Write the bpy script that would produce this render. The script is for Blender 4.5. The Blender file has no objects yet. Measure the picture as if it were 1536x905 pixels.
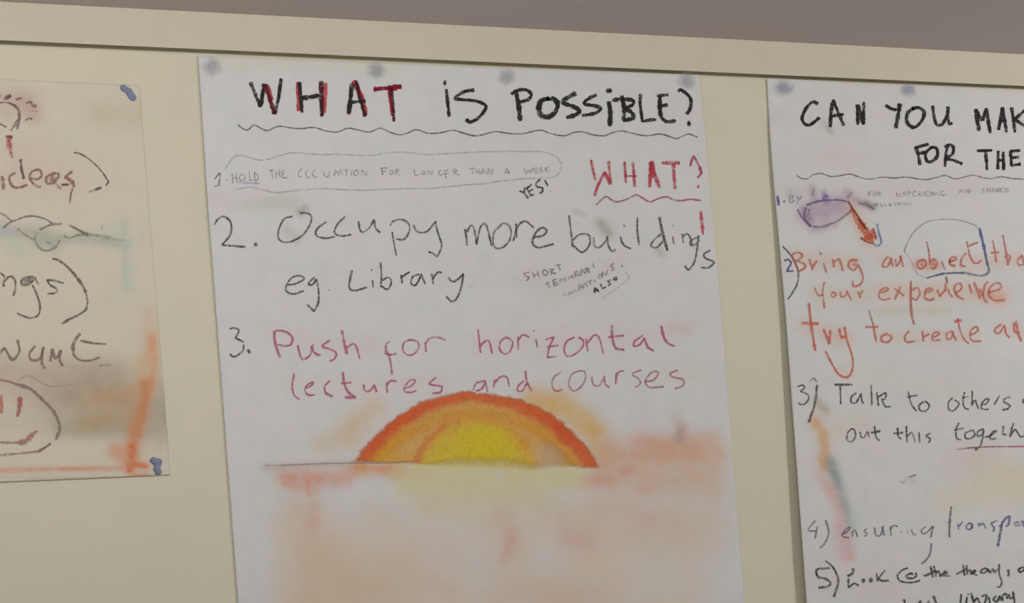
import bpy, math, random
import numpy as np
from mathutils import Vector, Matrix

C = bpy.context.scene.collection
SC = bpy.context.scene
W, H = 1536, 905
FPX = 4950.0            # focal length in pixels of a 1536 px wide frame
DIST = 3.45             # metres from camera to the wall along the view axis
Z0 = 1.98               # height of the wall point in the middle of the frame

# ------------------------------------------------------------------ camera
def nrm(v):
    return v / np.linalg.norm(v)
# wall directions seen by the camera (x right, y up, z back)
Xc = nrm(np.array([7732.0, 12.0, -FPX]))
Uc = np.array([-3311.0, 43000.0, -FPX])
Uc = nrm(Uc - Xc * Uc.dot(Xc))
Yc = np.cross(Uc, Xc)                      # into the wall
R = np.array([Xc, Yc, Uc])                 # camera -> world
fwd = R @ np.array([0, 0, -1.0])
CAM = np.array([0, 0, Z0]) - DIST * fwd
cam_data = bpy.data.cameras.new('camera')
cam_data.sensor_width = 36.0
cam_data.lens = FPX / W * 36.0
cam_data.clip_start = 0.05
cam = bpy.data.objects.new('camera', cam_data)
M4 = Matrix.Identity(4)
for i in range(3):
    for j in range(3):
        M4[i][j] = float(R[i, j])
    M4[i][3] = float(CAM[i])
cam.matrix_world = M4
C.objects.link(cam)
SC.camera = cam

# ------------------------------------------------------------------ light and exposure
SC.view_settings.view_transform = 'Standard'
SC.view_settings.look = 'None'
SC.view_settings.gamma = 1.0
SC.view_settings.use_curve_mapping = False
SC.view_settings.exposure = 0.15
SC.cycles.transparent_max_bounces = 48
world = bpy.data.worlds.new('room_light')
SC.world = world
world.use_nodes = True
bg = world.node_tree.nodes['Background']
bg.inputs[0].default_value = (1.0, 0.985, 0.965, 1)
bg.inputs[1].default_value = 0.36

def area(name, loc, target, sx, sy, power, col):
    l = bpy.data.lights.new(name, 'AREA')
    l.shape = 'RECTANGLE'; l.size = sx; l.size_y = sy
    l.energy = power; l.color = col
    o = bpy.data.objects.new(name, l)
    o.location = loc
    d = Vector(target) - Vector(loc)
    o.rotation_euler = d.to_track_quat('-Z', 'Y').to_euler()
    C.objects.link(o)
area('ceiling_lamp', (1.45, -1.2, 2.29), (0.35, -0.05, 2.1), 0.22, 0.16, 20.5, (1.0, 0.965, 0.93))
area('ceiling_lamp', (-0.8, -0.8, 2.29), (-0.7, -0.05, 2.15), 1.7, 0.15, 10.0, (1.0, 0.965, 0.93))

# ------------------------------------------------------------------ pixel -> wall
def cast(px, py, off=0.0):
    """points of the wall plane (y = -off) that the frame shows at px, py"""
    px = np.asarray(px, float); py = np.asarray(py, float)
    d = np.stack([(px - W / 2) / FPX, -(py - H / 2) / FPX, -np.ones_like(px)], -1) @ R.T
    t = (-np.asarray(off, float) - CAM[1]) / d[..., 1]
    return CAM + d * t[..., None]

def lin(c):
    c = np.asarray(c, float) / 255.0
    return np.where(c <= 0.04045, c / 12.92, ((c + 0.055) / 1.055) ** 2.4)
PAPER = np.array([0.72, 0.72, 0.72])
def alb(c, py=215.0):
    """surface colour of something read from the photo at height py (white paper there as the reference)"""
    f = np.clip((np.asarray(py, float) - 150) / 700.0, 0, 1)[..., None]
    ref = lin((188, 182, 177)) * (1 - f) + lin((168, 166, 160)) * f
    out = lin(c) / ref * PAPER
    return out if np.ndim(py) else out.reshape(3)

# ------------------------------------------------------------------ noise
rng = np.random.RandomState(7)
LAT = rng.rand(256, 256)
def vnoise(x, y):
    xi = np.floor(x).astype(int); yi = np.floor(y).astype(int)
    fx = x - xi; fy = y - yi
    fx = fx * fx * (3 - 2 * fx); fy = fy * fy * (3 - 2 * fy)
    g = lambda a, b: LAT[a % 256, b % 256]
    return (g(xi, yi) * (1 - fx) * (1 - fy) + g(xi + 1, yi) * fx * (1 - fy)
            + g(xi, yi + 1) * (1 - fx) * fy + g(xi + 1, yi + 1) * fx * fy)
def fbm(x, y):
    return (vnoise(x, y) * 0.5 + vnoise(x * 2.1 + 17, y * 2.1 + 5) * 0.3 + vnoise(x * 4.3 + 3, y * 4.3 + 41) * 0.2)

# ------------------------------------------------------------------ materials
def new_mat(name):
    m = bpy.data.materials.new(name); m.use_nodes = True
    nt = m.node_tree
    return m, nt, nt.nodes['Principled BSDF'], nt.links

def paint_mat(name, col, var=0.05, bump=0.02, scale=60.0, rough=0.75):
    m, nt, b, L = new_mat(name)
    tc = nt.nodes.new('ShaderNodeTexCoord')
    n1 = nt.nodes.new('ShaderNodeTexNoise'); n1.inputs['Scale'].default_value = scale * 0.25; n1.inputs['Detail'].default_value = 4
    n2 = nt.nodes.new('ShaderNodeTexNoise'); n2.inputs['Scale'].default_value = scale * 10; n2.inputs['Detail'].default_value = 2
    L.new(tc.outputs['Object'], n1.inputs['Vector']); L.new(tc.outputs['Object'], n2.inputs['Vector'])
    mx = nt.nodes.new('ShaderNodeMix'); mx.data_type = 'RGBA'
    mx.inputs['A'].default_value = (*[v * (1 - var) for v in col], 1)
    mx.inputs['B'].default_value = (*[min(1, v * (1 + var)) for v in col], 1)
    ad = nt.nodes.new('ShaderNodeMath'); ad.operation = 'ADD'
    ml = nt.nodes.new('ShaderNodeMath'); ml.operation = 'MULTIPLY_ADD'
    ml.inputs[1].default_value = 0.7; ml.inputs[2].default_value = -0.2
    L.new(n2.outputs['Fac'], ml.inputs[0])
    L.new(n1.outputs['Fac'], ad.inputs[0]); L.new(ml.outputs[0], ad.inputs[1])
    sb = nt.nodes.new('ShaderNodeMath'); sb.operation = 'SUBTRACT'; sb.inputs[1].default_value = 0.15
    L.new(ad.outputs[0], sb.inputs[0])
    L.new(sb.outputs[0], mx.inputs['Factor'])
    L.new(mx.outputs['Result'], b.inputs['Base Color'])
    b.inputs['Roughness'].default_value = rough
    b.inputs['Specular IOR Level'].default_value = 0.25
    bp = nt.nodes.new('ShaderNodeBump'); bp.inputs['Strength'].default_value = bump; bp.inputs['Distance'].default_value = 0.002
    L.new(n2.outputs['Fac'], bp.inputs['Height']); L.new(bp.outputs['Normal'], b.inputs['Normal'])
    return m

def paper_mat():
    m, nt, b, L = new_mat('paper_with_pastel')
    at = nt.nodes.new('ShaderNodeAttribute'); at.attribute_name = 'tint'
    tc = nt.nodes.new('ShaderNodeTexCoord')
    n = nt.nodes.new('ShaderNodeTexNoise'); n.inputs['Scale'].default_value = 620; n.inputs['Detail'].default_value = 3
    L.new(tc.outputs['Object'], n.inputs['Vector'])
    rp = nt.nodes.new('ShaderNodeMapRange'); rp.inputs['From Min'].default_value = 0.3; rp.inputs['From Max'].default_value = 0.7
    rp.inputs['To Min'].default_value = 0.965; rp.inputs['To Max'].default_value = 1.035
    L.new(n.outputs['Fac'], rp.inputs['Value'])
    mu = nt.nodes.new('ShaderNodeVectorMath'); mu.operation = 'SCALE'
    L.new(at.outputs['Color'], mu.inputs[0]); L.new(rp.outputs[0], mu.inputs['Scale'])
    L.new(mu.outputs['Vector'], b.inputs['Base Color'])
    b.inputs['Roughness'].default_value = 0.9
    b.inputs['Specular IOR Level'].default_value = 0.12
    return m

def pigment_mat(name, scale, lo, hi):
    m, nt, b, L = new_mat(name)
    at = nt.nodes.new('ShaderNodeAttribute'); at.attribute_name = 'ink'
    tc = nt.nodes.new('ShaderNodeTexCoord')
    n = nt.nodes.new('ShaderNodeTexNoise'); n.inputs['Scale'].default_value = scale; n.inputs['Detail'].default_value = 3
    L.new(tc.outputs['Object'], n.inputs['Vector'])
    rp = nt.nodes.new('ShaderNodeMapRange'); rp.inputs['From Min'].default_value = 0.32; rp.inputs['From Max'].default_value = 0.66
    rp.inputs['To Min'].default_value = lo; rp.inputs['To Max'].default_value = hi
    L.new(n.outputs['Fac'], rp.inputs['Value'])
    mu = nt.nodes.new('ShaderNodeMath'); mu.operation = 'MULTIPLY'; mu.use_clamp = True
    L.new(at.outputs['Alpha'], mu.inputs[0]); L.new(rp.outputs[0], mu.inputs[1])
    L.new(at.outputs['Color'], b.inputs['Base Color']); L.new(mu.outputs[0], b.inputs['Alpha'])
    b.inputs['Roughness'].default_value = 0.95
    b.inputs['Specular IOR Level'].default_value = 0.08
    return m

M_WALL = paint_mat('cream_wall_paint', alb((186, 177, 154)), 0.035)
M_TRIM = paint_mat('cream_trim_paint', alb((181, 170, 150)), 0.03)
M_CEIL = paint_mat('grey_ceiling_paint', alb((180, 167, 162)), 0.035)
M_FLOOR = paint_mat('floor_vinyl', (0.30, 0.27, 0.23), 0.08)
M_PAPER = paper_mat()
M_INK = pigment_mat('pastel_stroke', 480, 0.42, 1.18)
M_RUB = pigment_mat('rubbed_pastel', 300, 0.86, 1.06)
M_PUTTY = paint_mat('blue_putty', alb((112, 115, 134)), 0.10, 0.25, 40)

# ------------------------------------------------------------------ mesh helpers
def link(name, me, mat, parent=None):
    o = bpy.data.objects.new(name, me)
    C.objects.link(o)
    if mat: me.materials.append(mat)
    if parent:
        o.parent = parent
        o.matrix_parent_inverse = Matrix.Identity(4)
        o.location = -Vector(parent.location)
    return o

def boxes(name, lst, mat, bevel=0.0):
    vs, fs = [], []
    for (x0, x1, y0, y1, z0, z1) in lst:
        b = len(vs)
        vs += [(x0, y0, z0), (x1, y0, z0), (x1, y1, z0), (x0, y1, z0), (x0, y0, z1), (x1, y0, z1), (x1, y1, z1), (x0, y1, z1)]
        fs += [tuple(b + i for i in f) for f in ((0, 3, 2, 1), (4, 5, 6, 7), (0, 1, 5, 4), (1, 2, 6, 5), (2, 3, 7, 6), (3, 0, 4, 7))]
    me = bpy.data.meshes.new(name); me.from_pydata(vs, [], fs); me.update()
    o = link(name, me, mat)
    if bevel:
        bv = o.modifiers.new('bevel', 'BEVEL'); bv.width = bevel; bv.segments = 2
    o['kind'] = 'structure'
    return o

# ------------------------------------------------------------------ the room
zs = float(np.mean([cast(x, y)[2] for x, y in ((0, 65), (400, 83), (768, 99), (1536, 132))]))     # seam under the top rail
zc = float(np.mean([cast(x, y)[2] for x, y in ((100, 7), (768, 44), (1536, 80))]))                 # ceiling edge
print('seam', [round(float(cast(x, y)[2]), 4) for x, y in ((0, 65), (400, 83), (768, 99), (1536, 132))], 'ceil', [round(float(cast(x, y)[2]), 4) for x, y in ((100, 7), (768, 44), (1536, 80))])
GAP = 0.0027
boxes('wall_back', [(-3, 3, 0.016, 0.12, 0, zc + 0.1), (-3, 3, 0.0, 0.016, 0.0, zs - GAP)], M_WALL)
boxes('trim_1', [(-3, 3, -0.001, 0.016, zs + GAP, zc)], M_TRIM, 0.0006)
boxes('ceiling', [(-3, 3, -4.2, 0.0075, zc, zc + 0.1)], M_CEIL)
boxes('floor', [(-3, 3, -4.2, 0.12, -0.1, 0)], M_FLOOR)

# ------------------------------------------------------------------ posters: sheet shapes given by their edges in the frame
def interp(y, pts):
    return np.interp(y, [p[0] for p in pts], [p[1] for p in pts])

def lift_left(px, py):
    return np.full(np.shape(px), 0.0012)
def lift_mid(px, py):
    return np.full(np.shape(px), 0.0014)
def lift_right(px, py):
    e = 1150 + (py - 117) * 0.0755
    a = np.clip((py - 165) / 420.0, 0, 1.6) ** 0.75
    b = np.clip(1 - (px - e) / 170.0, 0, 1)
    return 0.0013 + 0.0052 * a * b * b

class Sheet: pass
def make_sheet(poster, left, right, top, bottom, nx, ny, lift, paint):
    """left/right: [(y, x)...]; top/bottom: y at the left edge and at the right edge"""
    u = np.linspace(0, 1, nx); v = np.linspace(0, 1, ny)
    U, V = np.meshgrid(u, v)
    yl = top[0] + (bottom[0] - top[0]) * V; yr = top[1] + (bottom[1] - top[1]) * V
    PX = interp(yl, left) * (1 - U) + interp(yr, right) * U
    PY = yl * (1 - U) + yr * U
    P = cast(PX, PY, lift(PX, PY)).reshape(-1, 3)
    col = paint(PX.ravel(), PY.ravel())
    idx = np.arange(nx * ny).reshape(ny, nx)
    q = np.stack([idx[:-1, :-1], idx[1:, :-1], idx[1:, 1:], idx[:-1, 1:]], -1).reshape(-1, 4)
    me = bpy.data.meshes.new('paper_sheet')
    me.from_pydata(P.tolist(), [], q.tolist()); me.update()
    at = me.color_attributes.new('tint', 'FLOAT_COLOR', 'POINT')
    at.data.foreach_set('color', np.concatenate([col, np.ones((len(col), 1))], 1).astype(np.float32).ravel())
    me.polygons.foreach_set('use_smooth', [True] * len(me.polygons))
    o = link('paper_sheet', me, M_PAPER, poster)
    so = o.modifiers.new('thickness', 'SOLIDIFY'); so.thickness = 0.0003; so.offset = -1
    return o

def seg_d(px, py, pts):
    d = np.full(px.shape, 1e9)
    if len(pts) == 1: return np.hypot(px - pts[0][0], py - pts[0][1])
    for (x0, y0), (x1, y1) in zip(pts[:-1], pts[1:]):
        dx, dy = x1 - x0, y1 - y0; l = dx * dx + dy * dy + 1e-9
        t = np.clip(((px - x0) * dx + (py - y0) * dy) / l, 0, 1)
        d = np.minimum(d, np.hypot(px - x0 - t * dx, py - y0 - t * dy))
    return d

def muted(c, k):
    c = np.array(c, float); m = c.mean(-1, keepdims=True)
    return c * (1 - k) + m * k
def capped(a):
    m = np.max(a, -1, keepdims=True)
    return a * np.minimum(1.0, 0.73 / np.maximum(m, 1e-6))
def smear(col, px, py, lst):
    for k, (pts, r, c, s) in enumerate(lst):
        c = muted(c, 0.1) * np.array([0.965, 0.962, 0.915])
        d = seg_d(px, py, pts)
        n = fbm(px / (r * 0.7 + 4) + k * 13.7, py / (r * 0.7 + 4) + k * 7.1)
        w = np.clip(s * np.exp(-(d / r) ** 2) * (0.45 + 1.1 * n), 0, 1)[:, None]
        col = col * (1 - w) + capped(alb(c, float(np.mean([p[1] for p in pts])))) * w
    return col

def mottle(px, py, base, amp, seed):
    a = fbm(px / 22 + seed, py / 22)[:, None] - 0.5
    b = fbm(px / 30 + seed + 50, py / 30 + 9)[:, None] - 0.5
    return alb(base) * (1 + amp * a * np.array([1.0, 0.1, 0.5]) + amp * b * np.array([0.3, 1.0, 0.5]) * 0.6)

def poster(name, label, group, origin):
    o = bpy.data.objects.new(name, None)
    o.location = origin
    C.objects.link(o)
    o.empty_display_size = 0.1
    o['label'] = label; o['category'] = 'poster'
    o['group'] = group
    return o

def org(px, py):
    return Vector(cast(px, py).tolist())
GRP = 'handwritten posters on the wall'
P1 = poster('poster', 'beige paper poster with a smiling face and an orange corner, nearest the left', GRP, org(60, 715))
P2 = poster('poster', 'large white poster headed WHAT IS POSSIBLE above a pastel sunrise', GRP, org(700, 905))
P3 = poster('poster', 'white poster headed CAN YOU MAKE with orange writing, running out at the right', GRP, org(1400, 905))

# ---- sheet colours: paper plus the rubbed-in pastel and a painted edge shade
def paint_left(px, py):
    c = mottle(px, py, (186, 175, 156), 0.11, 3)
    return smear(c, px, py, [
        ([(0, 150), (40, 152)], 22, (186, 156, 148), .6), ([(35, 155), (50, 170)], 14, (182, 148, 144), .7),
        ([(0, 165), (12, 172)], 10, (186, 172, 158), .8),
        ([(20, 260), (110, 275)], 30, (188, 168, 156), .5),
        ([(0, 240), (70, 245)], 40, (190, 172, 158), .4),
        ([(0, 345), (70, 352)], 11, (160, 158, 152), .75), ([(60, 360), (80, 365)], 14, (158, 157, 147), .8),
        ([(90, 358), (140, 358), (186, 366)], 9, (156, 158, 148), .8), ([(0, 348), (10, 348)], 9, (158, 156, 166), .6),
        ([(0, 368), (30, 372)], 15, (172, 174, 162), .6), ([(150, 345), (180, 345), (190, 370)], 12, (176, 178, 168), .6),
        ([(186, 335), (190, 430)], 7, (164, 168, 162), .5),
        ([(195, 400), (192, 430)], 8, (170, 172, 166), .5),
        ([(150, 170), (205, 175)], 22, (182, 172, 150), .6),
        ([(0, 555), (60, 560), (170, 560)], 24, (160, 143, 127), .6),
        ([(90, 590), (170, 590), (235, 610)], 36, (152, 136, 120), .9),
        ([(90, 640), (180, 640), (245, 640)], 18, (150, 139, 121), .8),
        ([(0, 580), (60, 600)], 30, (170, 150, 138), .5),
        ([(0, 630), (60, 640)], 18, (172, 162, 148), .6),
        ([(0, 675), (150, 680)], 17, (182, 174, 156), .7),
        ([(210, 600), (246, 655)], 14, (166, 156, 144), .5),
        ([(222, 470), (224, 520)], 14, (190, 162, 140), .6), ([(214, 540), (212, 590)], 12, (184, 150, 112), .55),
        ([(227, 505), (231, 560), (223, 590)], 9, (194, 136, 98), .75),
        ([(217, 578), (214, 620), (203, 650)], 10, (178, 112, 74), .95),
        ([(206, 620), (196, 690)], 13, (180, 122, 88), .7),
        ([(197, 672), (194, 705)], 7, (204, 100, 54), .95),
        ([(200, 696), (218, 700)], 6, (200, 110, 68), .8), ([(172, 680), (190, 690)], 12, (204, 150, 122), .7),
        ([(172, 672), (192, 676)], 7, (198, 140, 112), .6), ([(200, 712), (222, 714)], 4, (210, 150, 116), .8),
        ([(132, 600), (200, 590)], 15, (172, 138, 108), .65), ([(130, 632), (190, 622)], 16, (162, 134, 104), .7),
        ([(0, 706), (80, 704), (190, 703)], 4, (202, 150, 126), .8), ([(90, 704), (150, 702)], 2.2, (186, 122, 98), .6),
        ([(0, 717), (160, 717)], 3, (196, 176, 158), .5), ([(40, 719), (200, 716)], 2, (160, 158, 140), .6),  # last smear paints the dark shading line along the sheet's bottom edge
        ([(150, 480), (200, 490)], 16, (186, 176, 164), .5)])

def paint_mid(px, py):
    c = mottle(px, py, (187, 182, 177), 0.13, 11)
    fade = np.clip((py - 740) / 70, 0, 1)[:, None] * np.clip((px - 395) / 30, 0, 1)[:, None] * np.clip((1090 - px) / 60, 0, 1)[:, None]
    hz = fbm(px / 75 + 31, py / 60 + 4)[:, None]
    c = c * (1 - fade * np.clip(hz * 1.2, 0, .95)) + alb((174, 159, 141), 850.) * fade * np.clip(hz * 1.2, 0, .95)
    return smear(c, px, py, [
        ([(330, 95), (600, 100)], 10, (196, 188, 172), .5), ([(1052, 120), (1072, 330)], 7, (198, 186, 180), .4),
        ([(320, 300), (420, 300)], 15, (190, 176, 180), .4), ([(370, 310), (440, 300)], 11, (178, 174, 172), .4),
        ([(432, 345), (445, 360)], 9, (160, 156, 152), .4), ([(450, 318), (458, 314)], 7, (140, 136, 132), .7), ([(405, 305), (440, 308)], 9, (176, 174, 170), .5),
        ([(900, 335), (912, 350)], 10, (158, 154, 150), .8), ([(985, 375), (992, 380)], 7, (160, 156, 152), .6),
        ([(862, 316), (876, 322)], 5, (160, 156, 156), .5),
        ([(790, 415), (860, 425), (930, 390)], 16, (184, 172, 178), .5), ([(800, 430), (900, 440)], 18, (182, 176, 176), .5),
        ([(410, 495), (500, 520), (560, 520)], 13, (194, 172, 174), .35), ([(720, 515), (1000, 500)], 16, (192, 172, 174), .3),
        ([(1010, 490), (1030, 495)], 12, (192, 168, 168), .6), ([(430, 575), (660, 575)], 15, (194, 176, 174), .3),
        ([(980, 565), (1060, 560)], 12, (192, 182, 170), .4),
        # haze round the sun
        ([(520, 650), (560, 615)], 22, (205, 176, 146), .6), ([(480, 668), (530, 660)], 16, (196, 170, 150), .5),
        ([(800, 602), (850, 615), (890, 650), (905, 680)], 22, (206, 168, 112), .85), ([(840, 600), (880, 630)], 14, (206, 172, 116), .6),
        ([(905, 690), (1000, 680), (1060, 680)], 28, (184, 146, 126), .95), ([(930, 715), (1060, 725)], 26, (182, 154, 136), .85),
        ([(960, 665), (1040, 668)], 13, (184, 142, 124), .7), ([(880, 720), (910, 722)], 13, (206, 150, 132), .7), ([(935, 708), (945, 706)], 8, (184, 130, 116), .6),
        ([(1018, 660), (1022, 642)], 8, (160, 132, 130), .8), ([(1015, 625), (1022, 640)], 9, (176, 156, 152), .5), ([(960, 735), (985, 732)], 10, (186, 146, 126), .5),
        ([(1065, 660), (1070, 730)], 14, (188, 164, 152), .7),
        ([(395, 702), (470, 698), (540, 696)], 6, (164, 146, 136), .6),
        ([(425, 716), (520, 718)], 13, (206, 152, 138), .85), ([(430, 726), (470, 735)], 10, (202, 146, 132), .6), ([(460, 722), (463, 742)], 4, (196, 128, 112), .6),
        ([(535, 703), (600, 706)], 11, (190, 132, 86), .95), ([(600, 710), (640, 715)], 14, (188, 158, 122), .8),
        ([(620, 725), (740, 720), (860, 715)], 26, (193, 184, 148), 1.0), ([(650, 750), (800, 745)], 26, (190, 180, 152), .8),
        ([(630, 699), (800, 699)], 9, (188, 176, 126), 1.0),
        ([(640, 760), (720, 775)], 16, (182, 172, 152), .5),
        # rubbed pink below
        ([(450, 770), (480, 830)], 32, (184, 161, 146), .6), ([(480, 860), (560, 880)], 46, (182, 163, 143), .8), ([(470, 790), (472, 760)], 10, (186, 148, 138), .5),
        ([(470, 900), (600, 920)], 42, (182, 163, 143), .7), ([(600, 840), (620, 860)], 30, (188, 170, 152), .5),
        ([(755, 780), (770, 820)], 22, (184, 161, 146), .8), ([(770, 800), (756, 840)], 9, (186, 148, 136), .5), ([(820, 770), (880, 790)], 26, (184, 164, 149), .6),
        ([(850, 805), (880, 815)], 16, (198, 160, 152), .6), ([(900, 760), (1000, 780)], 26, (188, 162, 148), .6), ([(960, 810), (1060, 790)], 40, (186, 166, 152), .6),
        ([(760, 890), (900, 900)], 34, (188, 166, 150), .6), ([(660, 820), (690, 830)], 24, (182, 174, 170), .7), ([(560, 775), (590, 790)], 24, (186, 176, 166), .7),
        ([(980, 860), (1010, 880)], 30, (178, 174, 168), .7), ([(650, 870), (680, 890)], 16, (184, 166, 154), .5)])

def paint_right(px, py):
    c = mottle(px, py, (187, 182, 177), 0.15, 23)
    return smear(c, px, py, [
        ([(1270, 120), (1536, 133)], 10, (194, 176, 164), .35),
        ([(1240, 235), (1280, 240)], 25, (196, 182, 184), .5), ([(1160, 290), (1500, 280)], 16, (190, 176, 182), .4),
        ([(1236, 185), (1246, 198)], 5, (160, 158, 154), .6),
        ([(1212, 322), (1240, 320), (1268, 310)], 15, (168, 146, 168), .95), ([(1218, 308), (1262, 300)], 8, (160, 138, 158), .7),
        ([(1206, 316), (1216, 332)], 7, (138, 112, 140), .7), ([(1220, 344), (1250, 336)], 7, (166, 152, 166), .8),
        ([(1218, 282), (1221, 300)], 6, (160, 146, 164), .8), ([(1236, 290), (1240, 302)], 5, (126, 112, 156), .8), ([(1270, 288), (1284, 300), (1308, 312)], 6, (158, 144, 152), .8),
        ([(1185, 290), (1196, 296)], 8, (172, 164, 184), .7), ([(1300, 305), (1310, 312)], 5, (132, 122, 128), .7),
        ([(1275, 312), (1302, 362)], 11, (212, 172, 150), .6), ([(1310, 350), (1318, 366)], 6, (176, 178, 188), .7),
        ([(1195, 385), (1280, 395)], 14, (204, 172, 160), .5), ([(1325, 390), (1350, 395)], 13, (204, 176, 166), .4),
        ([(1378, 397), (1405, 397)], 9, (212, 148, 138), .7), ([(1440, 395), (1536, 390)], 15, (200, 170, 162), .5),
        ([(1225, 440), (1295, 442)], 12, (200, 178, 160), .5), ([(1320, 438), (1500, 440)], 14, (202, 170, 156), .6),
        ([(1480, 445), (1500, 448)], 11, (208, 152, 136), .6), ([(1315, 468), (1420, 466)], 7, (178, 168, 154), .6),
        ([(1205, 490), (1270, 510)], 13, (204, 172, 158), .5), ([(1320, 505), (1460, 505)], 13, (200, 176, 164), .4), ([(1500, 495), (1536, 500)], 10, (206, 168, 156), .4),
        ([(1260, 555), (1272, 562)], 10, (208, 176, 168), .4),
        ([(1226, 605), (1238, 616)], 8, (160, 146, 132), .8), ([(1222, 632), (1234, 650), (1240, 700)], 9, (210, 160, 112), .95), ([(1232, 690), (1240, 700)], 8, (210, 168, 128), .7),
        ([(1246, 694), (1257, 730), (1276, 788)], 9, (122, 136, 142), .9), ([(1230, 715), (1252, 745), (1268, 800), (1274, 834)], 10, (196, 158, 156), .7), ([(1282, 760), (1280, 785)], 10, (168, 176, 174), .6),
        ([(1258, 795), (1268, 835)], 12, (198, 168, 172), .6),
        ([(1470, 700), (1530, 720)], 26, (192, 182, 158), .7), ([(1420, 750), (1520, 740)], 22, (186, 180, 154), .5), ([(1245, 650), (1290, 635)], 20, (196, 180, 160), .4),
        ([(1430, 690), (1480, 680)], 22, (196, 178, 180), .5), ([(1300, 560), (1460, 600)], 30, (192, 182, 178), .3),
        ([(1360, 718), (1370, 722)], 5, (160, 156, 150), .5),
        ([(1400, 868), (1470, 850)], 16, (188, 178, 176), .3), ([(1225, 870), (1330, 880)], 24, (192, 176, 176), .35)])

make_sheet(P1, [(110, -460), (720, -420)], [(128, 209), (280, 221), (655, 251), (713, 255)], (98, 128), (742, 713), 240, 200, lift_left, paint_left)
make_sheet(P2, [(84, 297), (220, 306), (320, 312.5), (480, 325), (905, 357), (1060, 369)],
           [(112, 1049), (240, 1062), (310, 1068), (480, 1083), (905, 1117), (1060, 1130)], (84, 112.5), (1060, 1052), 250, 310, lift_mid, paint_mid)
make_sheet(P3, [(117, 1150), (196, 1154.5), (265, 1159.5), (340, 1166.5), (428, 1174.5), (480, 1179), (905, 1210), (1060, 1222)],
           [(144, 1820), (1060, 1890)], (117.5, 147), (1060, 1050), 250, 290, lift_right, paint_right)

# ------------------------------------------------------------------ handwriting: strokes of pastel and marker on the sheets
CROPS = {'A': (0, 0, 5.027), 'B': (0, 120, 5.03), 'C': (0, 280, 5.03), 'D': (0, 440, 5.689), 'E': (0, 560, 5.03),
         'F': (290, 70, 3.84), 'G': (640, 90, 3.491), 'H': (300, 220, 5.486), 'I': (560, 220, 5.12), 'J': (760, 220, 4.8),
         'K': (310, 310, 4.042), 'L': (680, 310, 3.657), 'M': (320, 480, 4.042), 'N': (680, 480, 4.042), 'O': (380, 570, 2.104),
         'P': (1150, 90, 3.979), 'Q': (1150, 270, 3.979), 'R': (1150, 360, 3.979), 'S': (1170, 560, 4.197), 'T': (1190, 730, 4.439),
         'U': (1380, 560, 6.96), 'V': (1380, 730, 5.173), 'X': (1190, 830, 7.314), 'W': (0, 220, 8.533), 'Y': (0, 120, 11.317),
         'Z': (0, 310, 7.68), 'a': (0, 380, 8.227), 'p': (0, 0, 1.0), 'b': (1370, 360, 8.229)}
srng = random.Random(4)

def smooth(pts, step):
    P = np.array(pts, float)
    if len(P) == 1: P = np.array([P[0] - [0.6, 0], P[0] + [0.6, 0]])
    if len(P) == 2:
        n = max(2, int(np.hypot(*(P[1] - P[0])) / step) + 1)
        t = np.linspace(0, 1, n)[:, None]
        return P[0] * (1 - t) + P[1] * t
    Q = np.concatenate([[2 * P[0] - P[1]], P, [2 * P[-1] - P[-2]]])
    out = []
    for i in range(1, len(Q) - 2):
        p0, p1, p2, p3 = Q[i - 1:i + 3]
        n = max(2, int(np.hypot(*(p2 - p1)) / step) + 1)
        d1 = (p2 - p0) * 0.5; d2 = (p3 - p1) * 0.5
        L = np.hypot(*(p2 - p1))
        for d in (d1, d2):                       # keep the tangents from overshooting short spans
            m = np.hypot(*d)
            if m > L * 1.1: d *= L * 1.1 / m
        for t in np.linspace(0, 1, n, endpoint=False):
            h = t * t * (3 - 2 * t)
            out.append((2*t**3-3*t**2+1) * p1 + (t**3-2*t**2+t) * d1 + (-2*t**3+3*t**2) * p2 + (t**3-t**2) * d2)
    out.append(P[-1])
    return np.array(out)

def parse(txt, dcrop, dcol, dw, da):
    """strokes split by |; a stroke may open with options: w<width> a<alpha> c<r,g,b> @<crop>"""
    res = []
    crop, col, w, a = dcrop, dcol, dw, da
    for s in txt.split('|'):
        pts = []; lw, la, lc = w, a, col
        for tok in s.split():
            if tok[0] == '@': crop = tok[1]
            elif tok[0] == 'w': lw = tok[1:]
            elif tok[0] == 'a': la = float(tok[1:])
            elif tok[0] == 'c': lc = tuple(float(q) for q in tok[1:].split(','))
            else:
                x, y = tok.split(',')
                ox, oy, sc = CROPS[crop]
                pts.append((ox + float(x) / sc, oy + float(y) / sc))
        if isinstance(lw, str):
            lw = [float(q) for q in lw.split('-')]
        else: lw = [float(lw)]
        if pts: res.append((pts, lw, la, lc))
    return res

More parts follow.
